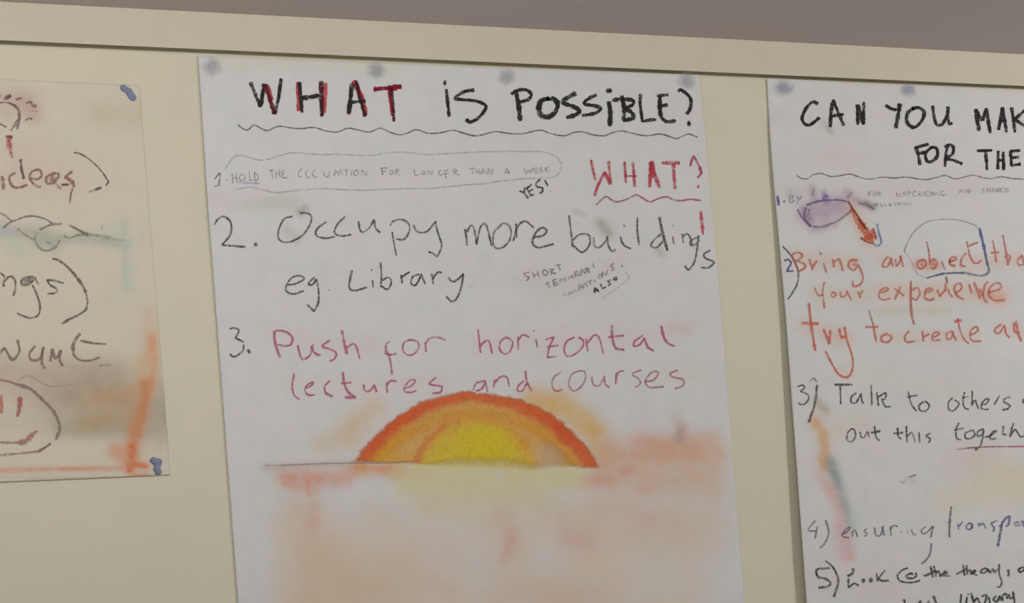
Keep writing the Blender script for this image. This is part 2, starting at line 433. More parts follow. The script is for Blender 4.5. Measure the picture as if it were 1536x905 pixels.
LIFT = {P1.name: lift_left, P2.name: lift_mid, P3.name: lift_right}
layer = {P1.name: 0, P2.name: 0, P3.name: 0}
def write(post, name, crop, col, w, txt, a=0.92, label=None, soft=0.45, rough=0.3):
    if name == 'heading_lettering': soft = 0.58
    vs, fs, cs = [], [], []
    for pts, lw, al, lc in parse(txt, crop, col, w, a):
        S = smooth(pts, 1.2)
        if len(S) < 2: continue
        if name == 'heading_lettering':            # brush pen: broad and solid
            lw = [q * 1.03 + 0.2 for q in lw]; al = max(al, 1.35)
        T = np.gradient(S, axis=0); T /= (np.linalg.norm(T, axis=1, keepdims=True) + 1e-9)
        N = np.stack([-T[:, 1], T[:, 0]], 1)
        hw0 = np.interp(np.linspace(0, 1, len(S)), np.linspace(0, 1, len(lw)), lw) * 0.5
        dot = np.hypot(*np.diff(S, axis=0).T).sum() < hw0.mean() * 2
        e = hw0.mean() * (0.85 if dot else 0.55)
        S = np.concatenate([[S[0] - T[0] * e], S, [S[-1] + T[-1] * e]])
        N = np.concatenate([[N[0]], N, [N[-1]]]); hw0 = np.concatenate([[hw0[0]], hw0, [hw0[-1]]])
        n = len(S)
        s1 = srng.random() * 200
        k = np.arange(n)
        hw = hw0 * (1 + rough * 2 * (vnoise(k * 0.31 + s1, k * 0 + s1) - 0.5)) * 1.12 + 0.25
        wob = (vnoise(k * 0.22 + s1 * 3, k * 0 + 2.5) - 0.5) * 0.35
        pr = 0.6 + 0.62 * vnoise(k * 0.13 + s1, k * 0 + 9.1)
        hw[0] *= 0.55; hw[-1] *= 0.55
        if dot: pr[:] = np.maximum(pr, 0.95)
        pr[0] = 0.0; pr[-1] = 0.0
        layer[post.name] += 1
        off = 0.00012 + 0.000004 * (layer[post.name] % 60)
        b = len(vs)
        colr = capped(alb(muted(lc, 0.1), float(S[:, 1].mean())))
        for j, (o, ea) in enumerate(((-1, 0), (-soft, 1), (soft, 1), (1, 0))):
            Q = S + N * (hw * o + wob)[:, None]
            PT = cast(Q[:, 0], Q[:, 1], LIFT[post.name](Q[:, 0], Q[:, 1]) + off)
            vs += PT.tolist()
            for i in range(n):
                cs.append((colr[0], colr[1], colr[2], float(al * pr[i] * ea)))
        for j in range(3):
            for i in range(n - 1):
                fs.append((b + j * n + i, b + j * n + i + 1, b + (j + 1) * n + i + 1, b + (j + 1) * n + i))
    me = bpy.data.meshes.new(name); me.from_pydata(vs, [], fs); me.update()
    at = me.color_attributes.new('ink', 'FLOAT_COLOR', 'POINT')
    at.data.foreach_set('color', np.array(cs, np.float32).ravel())
    o = link(name, me, M_INK, post)
    if label: o['label'] = label
    return o

def patch(post, name, x0, x1, y0, y1, step, fn, label=None):
    """a drawn area: grid on the sheet whose colour and cover come from fn(px, py) -> rgb (sRGB), cover"""
    xs = np.arange(x0, x1 + step, step); ys = np.arange(y0, y1 + step, step)
    PX, PY = np.meshgrid(xs, ys)
    rgb, cov = fn(PX.ravel(), PY.ravel())
    idx = np.arange(PX.size).reshape(PX.shape)
    q = np.stack([idx[:-1, :-1], idx[1:, :-1], idx[1:, 1:], idx[:-1, 1:]], -1).reshape(-1, 4)
    q = q[(cov[q] > 0.03).any(1)]
    used = np.unique(q); remap = -np.ones(PX.size, int); remap[used] = np.arange(len(used))
    layer[post.name] += 1
    P = cast(PX.ravel()[used], PY.ravel()[used], LIFT[post.name](PX.ravel()[used], PY.ravel()[used]) + 0.00009)
    me = bpy.data.meshes.new(name); me.from_pydata(P.tolist(), [], remap[q].tolist()); me.update()
    at = me.color_attributes.new('ink', 'FLOAT_COLOR', 'POINT')
    at.data.foreach_set('color', np.concatenate([capped(alb(rgb[used], PY.ravel()[used])), cov[used][:, None]], 1).astype(np.float32).ravel())
    o = link(name, me, M_RUB, post)
    if label: o['label'] = label
    return o

BLK = (44, 40, 42); CHAR = (82, 77, 76); RED = (178, 52, 66); PINK = (166, 82, 106); ORA = (182, 102, 86)

# ---- middle poster --------------------------------------------------------
sm = lambda a, b, x: np.clip((x - a) / (b - a), 0, 1) ** 2 * (3 - 2 * np.clip((x - a) / (b - a), 0, 1))
def sun_fn(px, py):
    n = fbm(px / 9, py / 9); n2 = fbm(px / 26 + 8, py / 26); n3 = fbm(px / 5 + 3, py / 5)
    d = np.hypot(px - 714, (py - 797) * np.where(px > 714, 1.01, 1.0)) + (n - .5) * 7 + (n3 - .5) * 3     # outer arc
    e = np.hypot(px - 713, py - 718) + (n - .5) * 8                                                       # inner arc
    lft = sm(700, 560, px); rgt = sm(740, 860, px)
    rgb = np.tile(np.array((200, 154, 92), float), (len(px), 1))
    def put(c, w):
        w = np.clip(w, 0, 1)[:, None]; rgb[:] = rgb * (1 - w) + np.array(c, float) * w
    put((206, 146, 66), np.exp(-((d - 178) / 12) ** 2) * (.6 + .5 * n2))
    put((202, 164, 102), np.exp(-((d - 155) / 10) ** 2) * .75)
    put((198, 166, 122), sm(785, 830, px) * sm(190, 165, d) * sm(640, 672, py) * .8)
    put((212, 150, 48), np.exp(-((d - 184) / 9) ** 2) * lft * sm(630, 665, py) * .9)
    put((206, 158, 66), sm(640, 600, px) * sm(188, 176, d) * sm(668, 692, py) * .6)
    put((206, 140, 50), np.exp(-((d - 176) / 10) ** 2) * rgt * .7)
    put((202, 170, 66), sm(98, 84, e) * .9)
    put((200, 138, 62), np.exp(-((e - 90) / 8) ** 2) * (.35 + .5 * n2) * sm(690, 660, py + 14 * rgt))
    put((186, 116, 66), np.exp(-((e - 91) / 5) ** 2) * sm(690, 650, px) * .95)
    put((197, 170, 60), sm(84, 62, e))
    put((198, 176, 46), sm(60, 20, np.hypot((px - 730), (py - 668) * 1.5)) * (.6 + .6 * n2))
    put((196, 138, 50), sm(14, 3, np.hypot((px - 787) * .8, py - 668)) * .6)
    tp = 6 * np.exp(-((px - 710) / 60) ** 2)
    put((194, 98, 56), sm(183 + 0, 195, d - tp) * (.8 + .3 * n))
    put((186, 80, 48), np.exp(-((d - 201) / 6) ** 2) * (.2 + .75 * np.maximum(lft * sm(690, 650, py) , rgt * sm(700, 640, py))))
    put((188, 82, 46), sm(20, 6, np.hypot(px - 845, (py - 652) * .7)) * sm(180, 190, d) * .8)
    base = 693 + (px - 540) * 0.022 - 5 * sm(640, 700, px) * sm(800, 760, px)
    wid = 4 + 9 * sm(630, 700, px) * sm(860, 780, px)
    cov = sm(213, 204, d) * sm(1, -1, (py - base - (n - .5) * 4) / wid)
    cov = cov * (1 - .35 * sm(800, 830, px) * sm(184, 170, d) * sm(640, 670, py))
    return rgb, np.clip(cov * 1.05, 0, 1)
patch(P2, 'sun_drawing', 520, 910, 580, 712, 1.5, sun_fn, 'orange and yellow pastel half sun')

RK = (104, 34, 40)
write(P2, 'heading_lettering', 'F', BLK, 5, 'w4 405,215 395,332 cRED'.replace('cRED', 'c176,52,62') +
      '|c176,52,62 w6 425,222 450,305|330,207 352,262 385,345|w6 385,342 410,218|w6 c96,34,38 412,220 440,300 468,385|470,388 490,300 506,185', label='black and red capitals')
write(P2, 'heading_lettering', 'F', BLK, 5, 'c172,44,60 w6 603,208 608,368|w5 612,207 626,378|w6-7-5 630,297 680,290 722,280|c182,66,72 w6 762,212 752,378|w6.5 c70,30,36 736,202 741,398', label='black and red capitals')
write(P2, 'heading_lettering', 'F', BLK, 5, 'c176,56,62 w7 925,200 970,300 994,388|c150,60,60 w5 902,320 895,388|w6 914,215 897,380|w5 c62,32,34 937,198 960,290 990,400|w4.5 905,322 990,312', label='black and red capitals')
write(P2, 'heading_lettering', 'F', BLK, 5, 'c172,48,60 w7 1118,244 1195,232|c120,24,42 w6 1042,246 1120,238 1195,226|c172,50,60 w4 1128,262 1146,395|c76,22,32 w6.5-6-4 1137,240 1148,330 1155,428', label='dark red capitals')
write(P2, 'heading_lettering', 'G', BLK, 4.4, 'w3.6 97,108 95,130|w4.2 103,155 110,220 118,295|w4.6 248,158 200,165 150,198 180,207 260,215 305,235 310,255 270,305 225,325 208,312')
write(P2, 'heading_lettering', 'G', BLK, 5, 'w6 468,160 482,240 490,316|w4.5 445,178 480,158 525,158 548,180 535,205 500,218 475,222|w7-8-6-5 640,200 600,215 588,255 600,290 640,298 675,270 685,235 665,208 625,205|w3.5 655,195 690,215 690,250|w6 780,175 725,205 718,225 770,245 800,265 785,285 735,302|w4.8 888,183 845,205 825,230 880,240 910,255 885,278 815,292|w7 955,156 955,166|w6.5 955,220 962,280 960,343'
      '|w6 1022,190 1035,260 1030,312|w5 975,212 1020,205 1080,212 1078,235 1035,255|w5.5 1045,255 1078,280 1078,305 1030,318|w4.2 1120,180 1118,230 1130,322|w4.4 1130,322 1165,315 1200,312|w5.5 1222,190 1222,250 1230,300 1255,323|w4.4 1208,188 1265,182|w4.4 1210,245 1262,235|w4.5 1250,322 1270,324 1302,318|w4.5 1318,165 1330,155 1370,185 1385,215 1378,260 1362,282|w5 1372,324 1375,342')
write(P2, 'wavy_underline', 'F', (92, 88, 88), 2, '258,450 285,472 315,480 350,452 385,468 425,484 460,470 500,458 560,468 620,472 700,466 760,485 830,492 890,470 950,480 1010,492 1080,470 1130,492 1190,508 1240,495 1285,478 1342,497 1393,500 1440,493 1498,482 @G 190,382 250,397 300,390 360,375 430,385 500,387 550,375 600,368 650,385 720,397 770,380 820,377 870,392 930,397 970,382 1020,372 1080,385 1150,397 1220,388 1270,400 1310,412 1370,388 1418,405', a=.85)
FA = (150, 143, 144)
write(P2, 'speech_outline', 'H', (160, 154, 153), 2.0, '205,190 250,120 290,80 350,75 420,95 500,112 580,100 650,75 760,50 900,60 1020,65 1150,62 1350,75 1420,70 @I 200,42 400,60 600,52 800,42 950,38 1150,38 1300,40 1400,75 1445,140 1430,200 1380,235 1300,240 1130,250 950,268 850,285 700,295 450,320 200,325 @H 1400,358 1200,355 1000,345 800,360 620,378 480,345 400,335 290,355', a=.55, label='faint grey outline')
write(P2, 'list_number', 'H', (112, 104, 106), 2.0, '120,270 165,218 155,318|120,328 162,318|215,275 225,275', a=.8)
write(P2, 'lettering', 'H', (134, 126, 130), 1.9, '265,220 272,305|300,215 305,290|268,260 300,255|345,225 325,250 335,280 365,275 368,240 345,225|405,205 412,275 440,272|450,210 455,280 480,260 470,230 450,210|c150,150,176 w2.5 305,295 490,302', a=.62, label='faded grey capitals')
write(P2, 'lettering', 'H', (134, 126, 130), 1.9, '570,198 605,190|588,192 602,265|622,200 628,258|628,230 652,228|650,190 657,250|690,190 665,215 690,215 670,250 718,257', a=.62, label='faded grey capitals')
write(P2, 'lettering', 'H', FA, 1.9, '840,180 810,215 815,245 845,248|890,190 870,215 885,257 905,252|950,190 925,220 945,255 965,248|1015,200 1030,245 1060,242 1068,200|c132,128,128 1110,195 1105,240|1110,195 1138,215 1108,225|1140,240 1155,185 1170,235|1180,190 1230,190|1205,190 1205,240|1245,195 1245,240|c134,130,130 1290,190 1265,215 1280,240 1305,220 1290,190|1330,240 1335,195 1370,238 1377,195|1492,175 1500,235|c140,136,136 1492,180 1510,178', a=.62, label='faded grey capitals')
write(P2, 'lettering', 'I', FA, 1.9, '65,165 75,215|65,165 112,165|70,190 100,188|135,180 125,205 145,212 150,190 135,180|c134,130,130 170,220 178,175 195,185 180,200 202,222', a=.6, label='faded grey capitals')
write(P2, 'lettering', 'I', FA, 1.9, '315,170 320,220 352,215|385,185 370,205 390,215 400,195 385,185|420,215 425,185 450,215 455,185|520,180 500,200 520,222 530,205|c126,122,122 575,182 545,190 560,242|c126,122,122 550,210 577,205|c130,126,126 615,220 620,175 645,185 625,200 660,220', a=.6, label='faded grey capitals')
write(P2, 'lettering', 'I', FA, 1.9, '740,170 780,165|760,168 765,210|790,170 795,210|790,190 815,190|815,170 820,210|830,215 845,170 865,212|838,195 858,195|880,215 885,170 910,210 917,170', a=.6, label='faded grey capitals')
write(P2, 'lettering', 'I', (128, 124, 124), 1.9, '1010,215 1025,170 1050,215|1015,200 1042,197', a=.6, label='faded grey capitals')
write(P2, 'lettering', 'I', FA, 1.9, '1160,170 1175,205 1190,180 1205,205 1220,165|1260,165 1235,168 1240,200 1265,198|1237,183 1258,182|1300,162 1280,165 1285,195 1305,195|1282,180 1300,178|1320,160 1325,195|1350,155 1325,180 1357,190', a=.6, label='faded grey capitals')
write(P2, 'lettering', 'I', (56, 50, 54), 2.8, '1125,342 1158,354|w3.2 1168,315 1160,350 1188,395|1180,320 1210,378|1180,318 1217,290|1195,345 1225,327|1210,378 1234,366|1280,252 1250,285 1262,310 1300,318 1298,345 1278,360|1318,258 1340,300|a.35 1365,345', label='small black capitals')
write(P2, 'lettering', 'J', RED, 5, 'w4.5-5-4 608,98 622,165 640,240|w4.2-5 635,352 660,275 708,185|w5 708,185 745,270|w5-4.5-6 735,107 742,190 748,270|c164,54,74 w4.2 850,110 858,260|c164,54,74 w4.4 910,112 922,290|c164,54,74 w3.6 858,212 935,212|w7.5-5.5 1040,110 1030,290|w7-6.5-7 1046,110 1070,210 1100,292|w7 1038,205 1066,205|w5 1044,120 1044,200|w5.5 1122,118 1245,118|w6.5-6-5 1200,125 1212,300', label='red capitals')
write(P2, 'lettering', 'J', (160, 62, 84), 3.4, '1322,140 1332,100 1348,72 1370,110 1390,150|w5-4-3 1390,150 1400,190 1375,225|1380,280 1380,298', label='red question mark')
write(P2, 'wavy_underline', 'J', (158, 86, 102), 2.6, '645,420 680,385 715,360 750,380 790,398 850,385 900,362 935,348 975,368 1010,390 1040,397 1090,375 1150,362 1200,382 1250,390 1320,380 1397,388', label='red wavy line')
write(P2, 'list_number', 'K', CHAR, 3.1, '48,108 70,75 105,62 140,85 152,135 135,185 92,230|w3.8 92,232 150,238 235,245|w5.5 292,230 303,230')
write(P2, 'lettering', 'K', CHAR, 2.9, '520,60 470,75 438,140 435,190 470,217 530,205 590,165 630,100 632,55 600,38 565,40|722,95 680,125 660,160 680,185 730,192 775,182|838,62 795,105 775,150 790,172 830,178 875,170|920,90 930,140 945,155 985,130 1015,80|w3.4 1015,80 1025,130 1052,158|1125,155 1135,220 1150,295|a.7 1112,115 1130,90 1175,78 1215,95 1232,130 1215,180 1185,202 1150,195|1255,112 1270,145 1300,158 1340,148 1388,90|1388,90 1400,150 1425,230 1412,280 1395,303 1375,285 1345,275')
write(P2, 'lettering', 'K', CHAR, 2.9, '490,475 540,468 590,440 570,420 520,430 485,475 485,515 530,530 590,510|655,430 625,455 620,475 645,470 665,440|668,445 680,530 675,590 650,635|650,635 610,595|a.4 740,508')
write(P2, 'lettering', 'K', (72, 68, 68), 2.9, 'w3.4 882,388 870,440 865,495 900,510 970,490|a.7 1000,385|1005,450 1010,490|1055,340 1060,420 1055,490|1060,450 1100,430 1120,455 1105,495 1085,500 1060,480|1180,415 1185,465|1180,430 1215,405 1230,398|1290,410 1250,425 1240,465 1265,478 1290,440 1300,410|1300,410 1325,470|1365,410 1375,470|1370,440 1400,400 1425,400|1465,430 1490,455 1525,440 1556,407|1556,407 1548,470 1530,530 1510,565 1485,578|1485,578 1452,545|a.4 @L 100,435')
write(P2, 'lettering', 'L', CHAR, 3, '65,125 72,170 75,212|75,140 95,105 110,110 120,150 128,208|128,205 150,110 175,95 190,130 210,215|a.75 270,95 225,140 218,200 240,230 285,215 315,165 310,110 280,92 255,100|345,95 347,170|330,187 345,130 370,90 400,82 440,115|w3.4 440,170 490,160 512,135 490,115 455,140 435,185 440,210 470,225 550,205')
write(P2, 'lettering', 'L', (88, 83, 82), 2.9, '635,50 645,130 655,220|655,185 690,155 730,150 750,170 745,215 705,250 650,205|a.7 770,170 775,215 800,225 835,190 845,165|a.75 845,165 850,210 870,245 890,235|915,165 935,210 975,232|935,100 940,110|1010,60 1010,130 1020,210|1140,150 1100,185 1085,215 1115,225 1150,190|w4.2 c66,62,62 1130,60 1150,150 1175,240|a.7 1205,165 1210,205|a.5 1208,105|a.8 1255,150 1262,200|a.8 1260,165 1285,150 1305,185 1310,210|a.8 1335,170 1300,190 1305,215 1330,205 1350,185|1345,160 1335,250 1320,310 1290,350|1290,350 1268,325|1408,240 1375,262 1385,285 1430,305 1400,335 1360,335')
write(P2, 'exclamation_mark', 'L', (184, 58, 84), 4, 'w3-7-5-3 1358,28 1364,90 1370,152', label='red chalk stroke')
NG = (124, 112, 122)
write(P2, 'margin_note', 'L', NG, 2, '415,360 390,368 395,380 415,390 400,408|435,362 445,392|460,355 470,385|442,378 465,372|500,345 490,362 505,378 520,360 500,345|530,345 540,375|530,345 550,345 538,360 562,368|560,325 587,318|575,322 587,350'
      '|505,425 530,415|515,420 528,445|545,405 555,435|545,405 565,398|550,420 568,413|556,435 575,425|a.45 585,420 588,395 600,408 610,388 618,412|a.4 632,405 632,380 650,385 636,395|a.4 655,375 650,390 665,390 668,375 655,375|672,388 668,358 688,360 676,373 695,380|700,378 705,345 722,368|728,368 725,340 745,345 732,352 750,362|765,312 772,335'
      '|a.35 600,492 612,478 620,490|a.4 630,485 640,468 650,480|a.3 655,475 665,458 680,470|a.6 690,462 692,430 710,436 695,448|a.6 712,452 722,420 738,440|a.6 730,415 762,405|a.6 746,410 755,430|a.4 775,400 780,420|a.5 800,375 795,392 812,390 812,372 800,375|818,388 818,358 838,378 843,348|880,312 865,325 882,340 868,352|w3.4 925,325', a=.75, label='small mauve capitals written at a slant')
write(P2, 'margin_note', 'L', (62, 56, 60), 2.6, '775,475 778,447 800,470|778,462 795,455|808,425 820,450 836,440|865,402 848,410 862,425 850,435|885,390 880,400 895,402 897,390 885,390|a.35 c130,124,126 w1.8 820,505 960,395 940,355', a=.85)
write(P2, 'list_number', 'M', (78, 74, 74), 2.9, '100,55 125,48 155,65 135,110|135,110 185,135|185,150 180,185 155,210 125,225 100,208|w3.8 210,182 222,200')
write(P2, 'lettering', 'M', PINK, 3.1, 'w4 370,75 375,140 405,228|365,75 395,65 445,75 480,110 470,150 440,158 390,150|512,155 525,210 545,240 585,215 605,150|w4 595,160 615,200 648,215|705,125 660,160 700,175 745,200 735,235 705,252|w4 780,65 795,140 810,205|805,170 850,145 870,170 888,235', label='pink lettering')
write(P2, 'lettering', 'M', PINK, 2.9, 'a.6 1075,130 1050,145 1046,185|w4 1046,185 1065,215|1065,215 1075,260 1083,330|1040,200 1065,212 1110,205|1200,120 1160,135 1148,175 1170,210 1210,210 1245,170 1235,130 1190,120|1285,135 1290,195|a.8 1285,150 1310,115 1355,105 1405,122', label='pink lettering')
write(P2, 'lettering', 'N', PINK, 2.9, '150,60 158,130 165,200|160,160 200,125 220,140 235,205|320,105 285,135 282,180 315,208 350,180 358,130 320,105|a.7 390,100 395,180|390,130 420,92 460,105|c130,108,118 500,120 510,165|c110,96,104 488,68|560,120 610,105|610,105 585,160 570,225|570,228 625,222|570,165 635,155|735,105 690,130 672,175 690,220 735,210 780,170 790,130 760,105|a.8 805,115 815,190|815,140 855,92 885,110 910,205|w4 960,35 965,110 985,170 1035,182|940,105 1035,95|1150,95 1100,130 1095,160 1130,150 1160,110|w4 1160,115 1180,165 1215,188|w4 1260,38 1275,100 1300,140 1340,160', label='pink lettering')
write(P2, 'lettering', 'M', PINK, 2.9, '490,325 478,400 490,455 520,482|560,415 600,395 605,378 570,395 555,425 575,455 615,455|705,370 675,405 680,445|w3.8 680,445 722,465|w4 785,318 795,390 820,440 860,472|775,385 835,380|w4 800,470 862,472|910,395 920,430 950,430 975,395|975,395 990,438|1050,380 1055,440|1050,400 1075,370 1110,372|1165,415 1200,400 1225,370 1195,365 1165,400 1160,435 1200,440 1230,430|1350,350 1310,385 1330,395 1385,405 1375,440 1330,445', label='pink lettering')
write(P2, 'lettering', 'N', PINK, 2.8, '195,368 140,385 120,425|140,432 175,415 195,375|195,375 200,400 208,435|a.8 245,412 250,360|250,380 290,345 325,350 340,405|430,370 395,400 390,430 420,430 445,385|w3.4 438,312 445,370 475,430', label='pink lettering')
write(P2, 'lettering', 'N', (160, 96, 114), 2.7, '650,320 610,350 598,395 620,430 660,425|a.8 760,310 720,330 700,385 725,430 770,410 800,360 795,315 760,310|840,345 845,380 860,400 890,395 915,340|915,340 920,385 945,410|990,320 985,390|985,350 1005,315 1035,310|a.75 1140,305 1095,320 1090,335 1120,355 1135,385 1105,410|1165,375 1215,365 1245,320 1210,315 1175,350 1165,380 1190,410 1275,405|1360,305 1315,325 1330,345 1395,365 1390,400 1345,418', label='pink lettering')
write(P2, 'horizon_line', 'O', (140, 128, 118), 2.2, 'a.35 35,270 90,270|a.8 90,270 200,265 330,262 430,262|c150,120,90 a.5 430,262 520,256', a=.7)

# ---- right poster --------------------------------------------------------
write(P3, 'heading_lettering', 'P', BLK, 4.4, '305,262 275,250 235,290 212,345 225,380 260,387 315,345|w5 398,240 385,310 380,398|398,240 430,320 460,390|385,335 458,325|540,268 545,385|w4.6 545,270 578,385|580,252 578,380')
write(P3, 'heading_lettering', 'P', BLK, 4.4, '712,270 740,290 772,298|w5.4 795,262 785,330 770,405|w5 880,285 840,320 840,375 880,402 925,365 940,315 910,285 870,290|990,275 1000,340 1015,385 1050,382 1080,320 1082,280|1080,330 1090,380 1107,378')
write(P3, 'heading_lettering', 'P', BLK, 4.4, 'w5 1248,295 1255,350 1268,420|w5 1250,300 1285,360|1310,290 1290,360|w4.6 1312,290 1322,360 1335,435|w5 1408,285 1385,415|1408,285 1432,430|1390,365 1430,360|1462,285 1475,370 1482,430|1545,296 1480,355|w5 1480,355 1548,400')
write(P3, 'heading_lettering', 'P', BLK, 4.2, 'w5 890,522 905,570 915,625|885,525 965,502|900,560 945,552|985,520 950,555 955,600 985,607 1018,575 1015,530 985,520|1085,505 1070,560 1065,635|1065,520 1095,505 1115,525 1110,560 1065,590|1075,590 1120,600 1165,620')
write(P3, 'heading_lettering', 'P', BLK, 4.2, 'w3.6 1258,542 1345,540|1308,545 1315,655|1382,545 1380,650|1412,550 1415,655|1382,600 1412,598|1455,545 1462,630|1455,545 1512,540|1460,585 1505,580|1462,630 1515,622')
write(P3, 'wavy_underline', 'P', (112, 106, 110), 1.9, '180,690 210,708 245,708 280,685 325,678 380,695 430,692 500,682 560,702 610,712 690,700 760,705 830,700 890,708 950,715 1010,702 1065,690 1120,710 1170,702 1230,688 1290,702 1340,708 1400,698 1470,708 1560,712', a=.85)
FL = (146, 136, 146)
write(P3, 'list_number', 'Q', (84, 74, 140), 4, '65,95 72,150|w3 105,128', a=.85, label='violet numeral')
write(P3, 'lettering', 'Q', FL, 2, '135,90 140,138|135,90 160,100 140,112 165,125 140,138|180,95 192,120|208,95 180,145', a=.65, label='faded mauve lettering')
write(P3, 'lettering', 'Q', (150, 144, 142), 2, '605,75 610,98|605,75 632,70|607,85 625,83|645,72 638,88 650,95 658,80 645,72|668,95 668,72 682,78 670,85 686,95', a=.55, label='faded grey capitals')
write(P3, 'lettering', 'Q', (150, 144, 142), 2, '775,70 780,98 805,95|778,84 798,82|812,72 832,95|832,70 812,95|845,95 845,70 862,76 848,84|895,70 875,73 878,95 898,93|908,95 908,72 922,78 910,84 925,95|938,72 940,94|970,70 952,74 956,94 974,92|985,94 985,72 1002,92 1004,70|1030,72 1014,82 1030,92|1060,68 1042,72 1046,92 1064,90', a=.55, label='faded grey capitals')
write(P3, 'lettering', 'Q', (150, 144, 142), 2, '1150,78 1160,60 1172,78|1180,76 1182,58 1196,76 1198,58|1205,58 1207,76 1218,66 1205,58', a=.55, label='faded grey capitals')
write(P3, 'lettering', 'Q', (140, 134, 134), 2.2, '1300,50 1288,58 1300,66 1288,76|1315,50 1317,74|1332,48 1334,74|1316,62 1333,61|1345,74 1354,50 1366,72|1376,74 1376,50 1390,56 1378,62 1394,72|1410,48 1398,52 1402,72 1416,70|1425,48 1428,72 1444,62 1425,48', a=.5, label='faded grey capitals')
write(P3, 'lettering', 'Q', (140, 134, 134), 2.2, '640,158 642,140 652,152 662,138 664,156|680,138 684,156 694,154|705,140 707,156 720,152|735,138 735,154 748,146|765,136 767,154|780,152 782,136 798,152 800,134|815,136 830,150 845,138 860,148', a=.5, label='faded grey capitals')
PUR = (108, 82, 116)
write(P3, 'outline_drawing', 'Q', PUR, 2.6, 'w3 235,165 225,210 240,250 265,275|w2.6 185,175 200,205 225,240 262,280|w3.6 240,150 300,130 360,120|a.8 360,122 430,120 490,132|a.7 w3.5 c128,108,128 270,278 330,280 390,260 440,235 500,188|c92,60,70 w3 490,132 512,170 500,190|w2.4 255,175 250,210|a.6 w4 c120,106,160 335,120 350,95 365,100|a.5 w4 c138,120,140 270,95 285,55|a.5 w4 c138,124,136 480,110 510,75|a.6 w4 c120,104,116 550,140 600,150 640,172', a=.85, soft=.3, rough=.5, label='purple chalk outline')
write(P3, 'arrow_drawing', 'Q', (190, 88, 54), 8, 'w4-9-13-13-9 505,170 545,240 585,300 612,340 632,366|w2.2 c120,50,40 492,140 520,180 560,240 600,298|w2.4 c110,50,42 545,235 590,290|w3 c130,52,40 560,345 600,370 640,380|w8 590,352 630,330|w3 c150,60,44 635,290 650,330 652,355|w6 628,300 640,345|a.85 w3 c108,122,148 660,262 668,310 684,370 662,395 638,380', a=.9, rough=.3, label='orange arrow')
write(P3, 'list_number', 'R', (68, 80, 118), 3, '105,125 130,118 145,140 120,188|120,188 160,186|w2.6 c84,90,108 95,38 140,85 175,145 190,200 180,270 128,355', label='blue numeral')
write(P3, 'lettering', 'R', ORA, 3.1, '150,85 165,130 190,190|155,85 190,75 215,95 190,120 175,125|180,125 225,145 230,165 190,190|255,115 275,180|w4 272,165 300,125|340,140 358,195|c150,96,90 320,75 325,88|395,115 402,160|400,135 430,115 445,145 455,185|w4 540,120 500,125 490,160 520,180 548,150|w5 a.6 512,150 535,140|550,150 575,220 560,265 520,277 515,245', label='orange lettering')
write(P3, 'lettering', 'R', ORA, 3, '725,100 700,130 695,160 725,155 745,110|740,105 755,160|770,115 775,155 795,130 800,95|800,95 815,160', label='orange lettering')
write(P3, 'lettering', 'R', ORA, 3, 'w3.6 930,120 905,130 900,160 925,172 950,150 945,125 930,120|a.6 w5 c212,128,118 920,148 930,146|c140,100,96 955,12 968,65|968,65 975,150|w3.4 975,135 1000,115 1015,140 1000,170 980,165|a.6 w5 c212,128,118 995,145|c150,118,118 a.6 1045,130 1065,180|c150,110,108 a.8 1070,225 1078,260|w3.6 1090,130 1130,118 1120,100 1095,115 1095,145 1125,155|1190,80 1165,110 1160,150 1185,158|c170,112,96 1195,10 1210,90|1210,90 1235,135 1262,138 1280,120|1200,38 1260,15', label='orange lettering')
write(P3, 'circle_outline', 'Q', (138, 138, 148), 1.9, 'a.65 820,430 840,380 880,310 960,250 1060,235 1150,240 1230,265 1270,290|a.95 w4.2 c74,80,138 1270,290 1290,370 1305,440|w3.6 c82,92,124 1305,440 1318,510|@R w3.8 c96,112,124 1316,130 1326,185 1300,210 1262,213 1180,196|w3.2 c78,88,112 1180,197 1070,200 1000,215 955,228|a.5 c150,142,160 955,228 900,200 860,120 825,70 830,30', a=.9, rough=.35, label='loop drawn in grey and blue')
write(P3, 'lettering', 'R', (180, 108, 94), 3, '1350,0 1360,60 1370,130|1340,77 1385,75|1410,-28 1425,50 1440,150|@b w3.4 1130,215 1165,190 1195,215 1180,260 1165,310|a.8 w3 1345,190 1290,250 1300,310 1370,300|w3 1345,195 1362,300', label='orange lettering')
write(P3, 'lettering', 'R', (184, 112, 96), 3, '285,285 310,330 340,325|345,252 335,300 345,410|400,310 385,325 395,342 415,330 400,310|440,310 445,340 475,330 478,305|478,305 508,362|c170,120,90 545,310 560,345|c170,130,90 558,325 575,305', label='orange lettering')
write(P3, 'lettering', 'R', ORA, 3, '680,315 725,300 715,285 680,300 670,340 695,358 735,350|765,290 820,335|800,280 765,355|w3.8 c168,92,78 862,245 860,350 865,440 880,505|870,300 900,285 915,320 890,360 870,345|w3.4 950,315 990,300 975,290 950,300 945,345 975,360 1000,350|1020,300 1035,340|w3.6 1035,335 1065,298|c150,104,96 @b 405,450 418,520|395,540 402,632|w3.2 430,600 445,660 482,702|w3.2 520,655 505,600 530,550 580,540 600,580 575,625 520,655|515,655 560,705 625,735|a.75 690,550 720,655|w3.8 752,530 790,620 825,725|w3 820,600 852,690|a.8 860,690 880,570 925,512|w3 862,640 872,720 915,780|w3.4 930,650 1050,615 1085,575 1045,530 960,575 930,670 1000,745 1130,742', label='orange lettering')
write(P3, 'lettering', 'R', (194, 96, 74), 3.6, 'w4.4 252,378 265,500 290,660|w4.8 210,496 310,500|w4.4 340,535 375,620|w4.4 375,612 380,540|w4 435,530 445,580 465,575|w3.2 465,520 480,600 510,690 515,760 495,810 460,820 420,790 350,665', label='orange lettering')
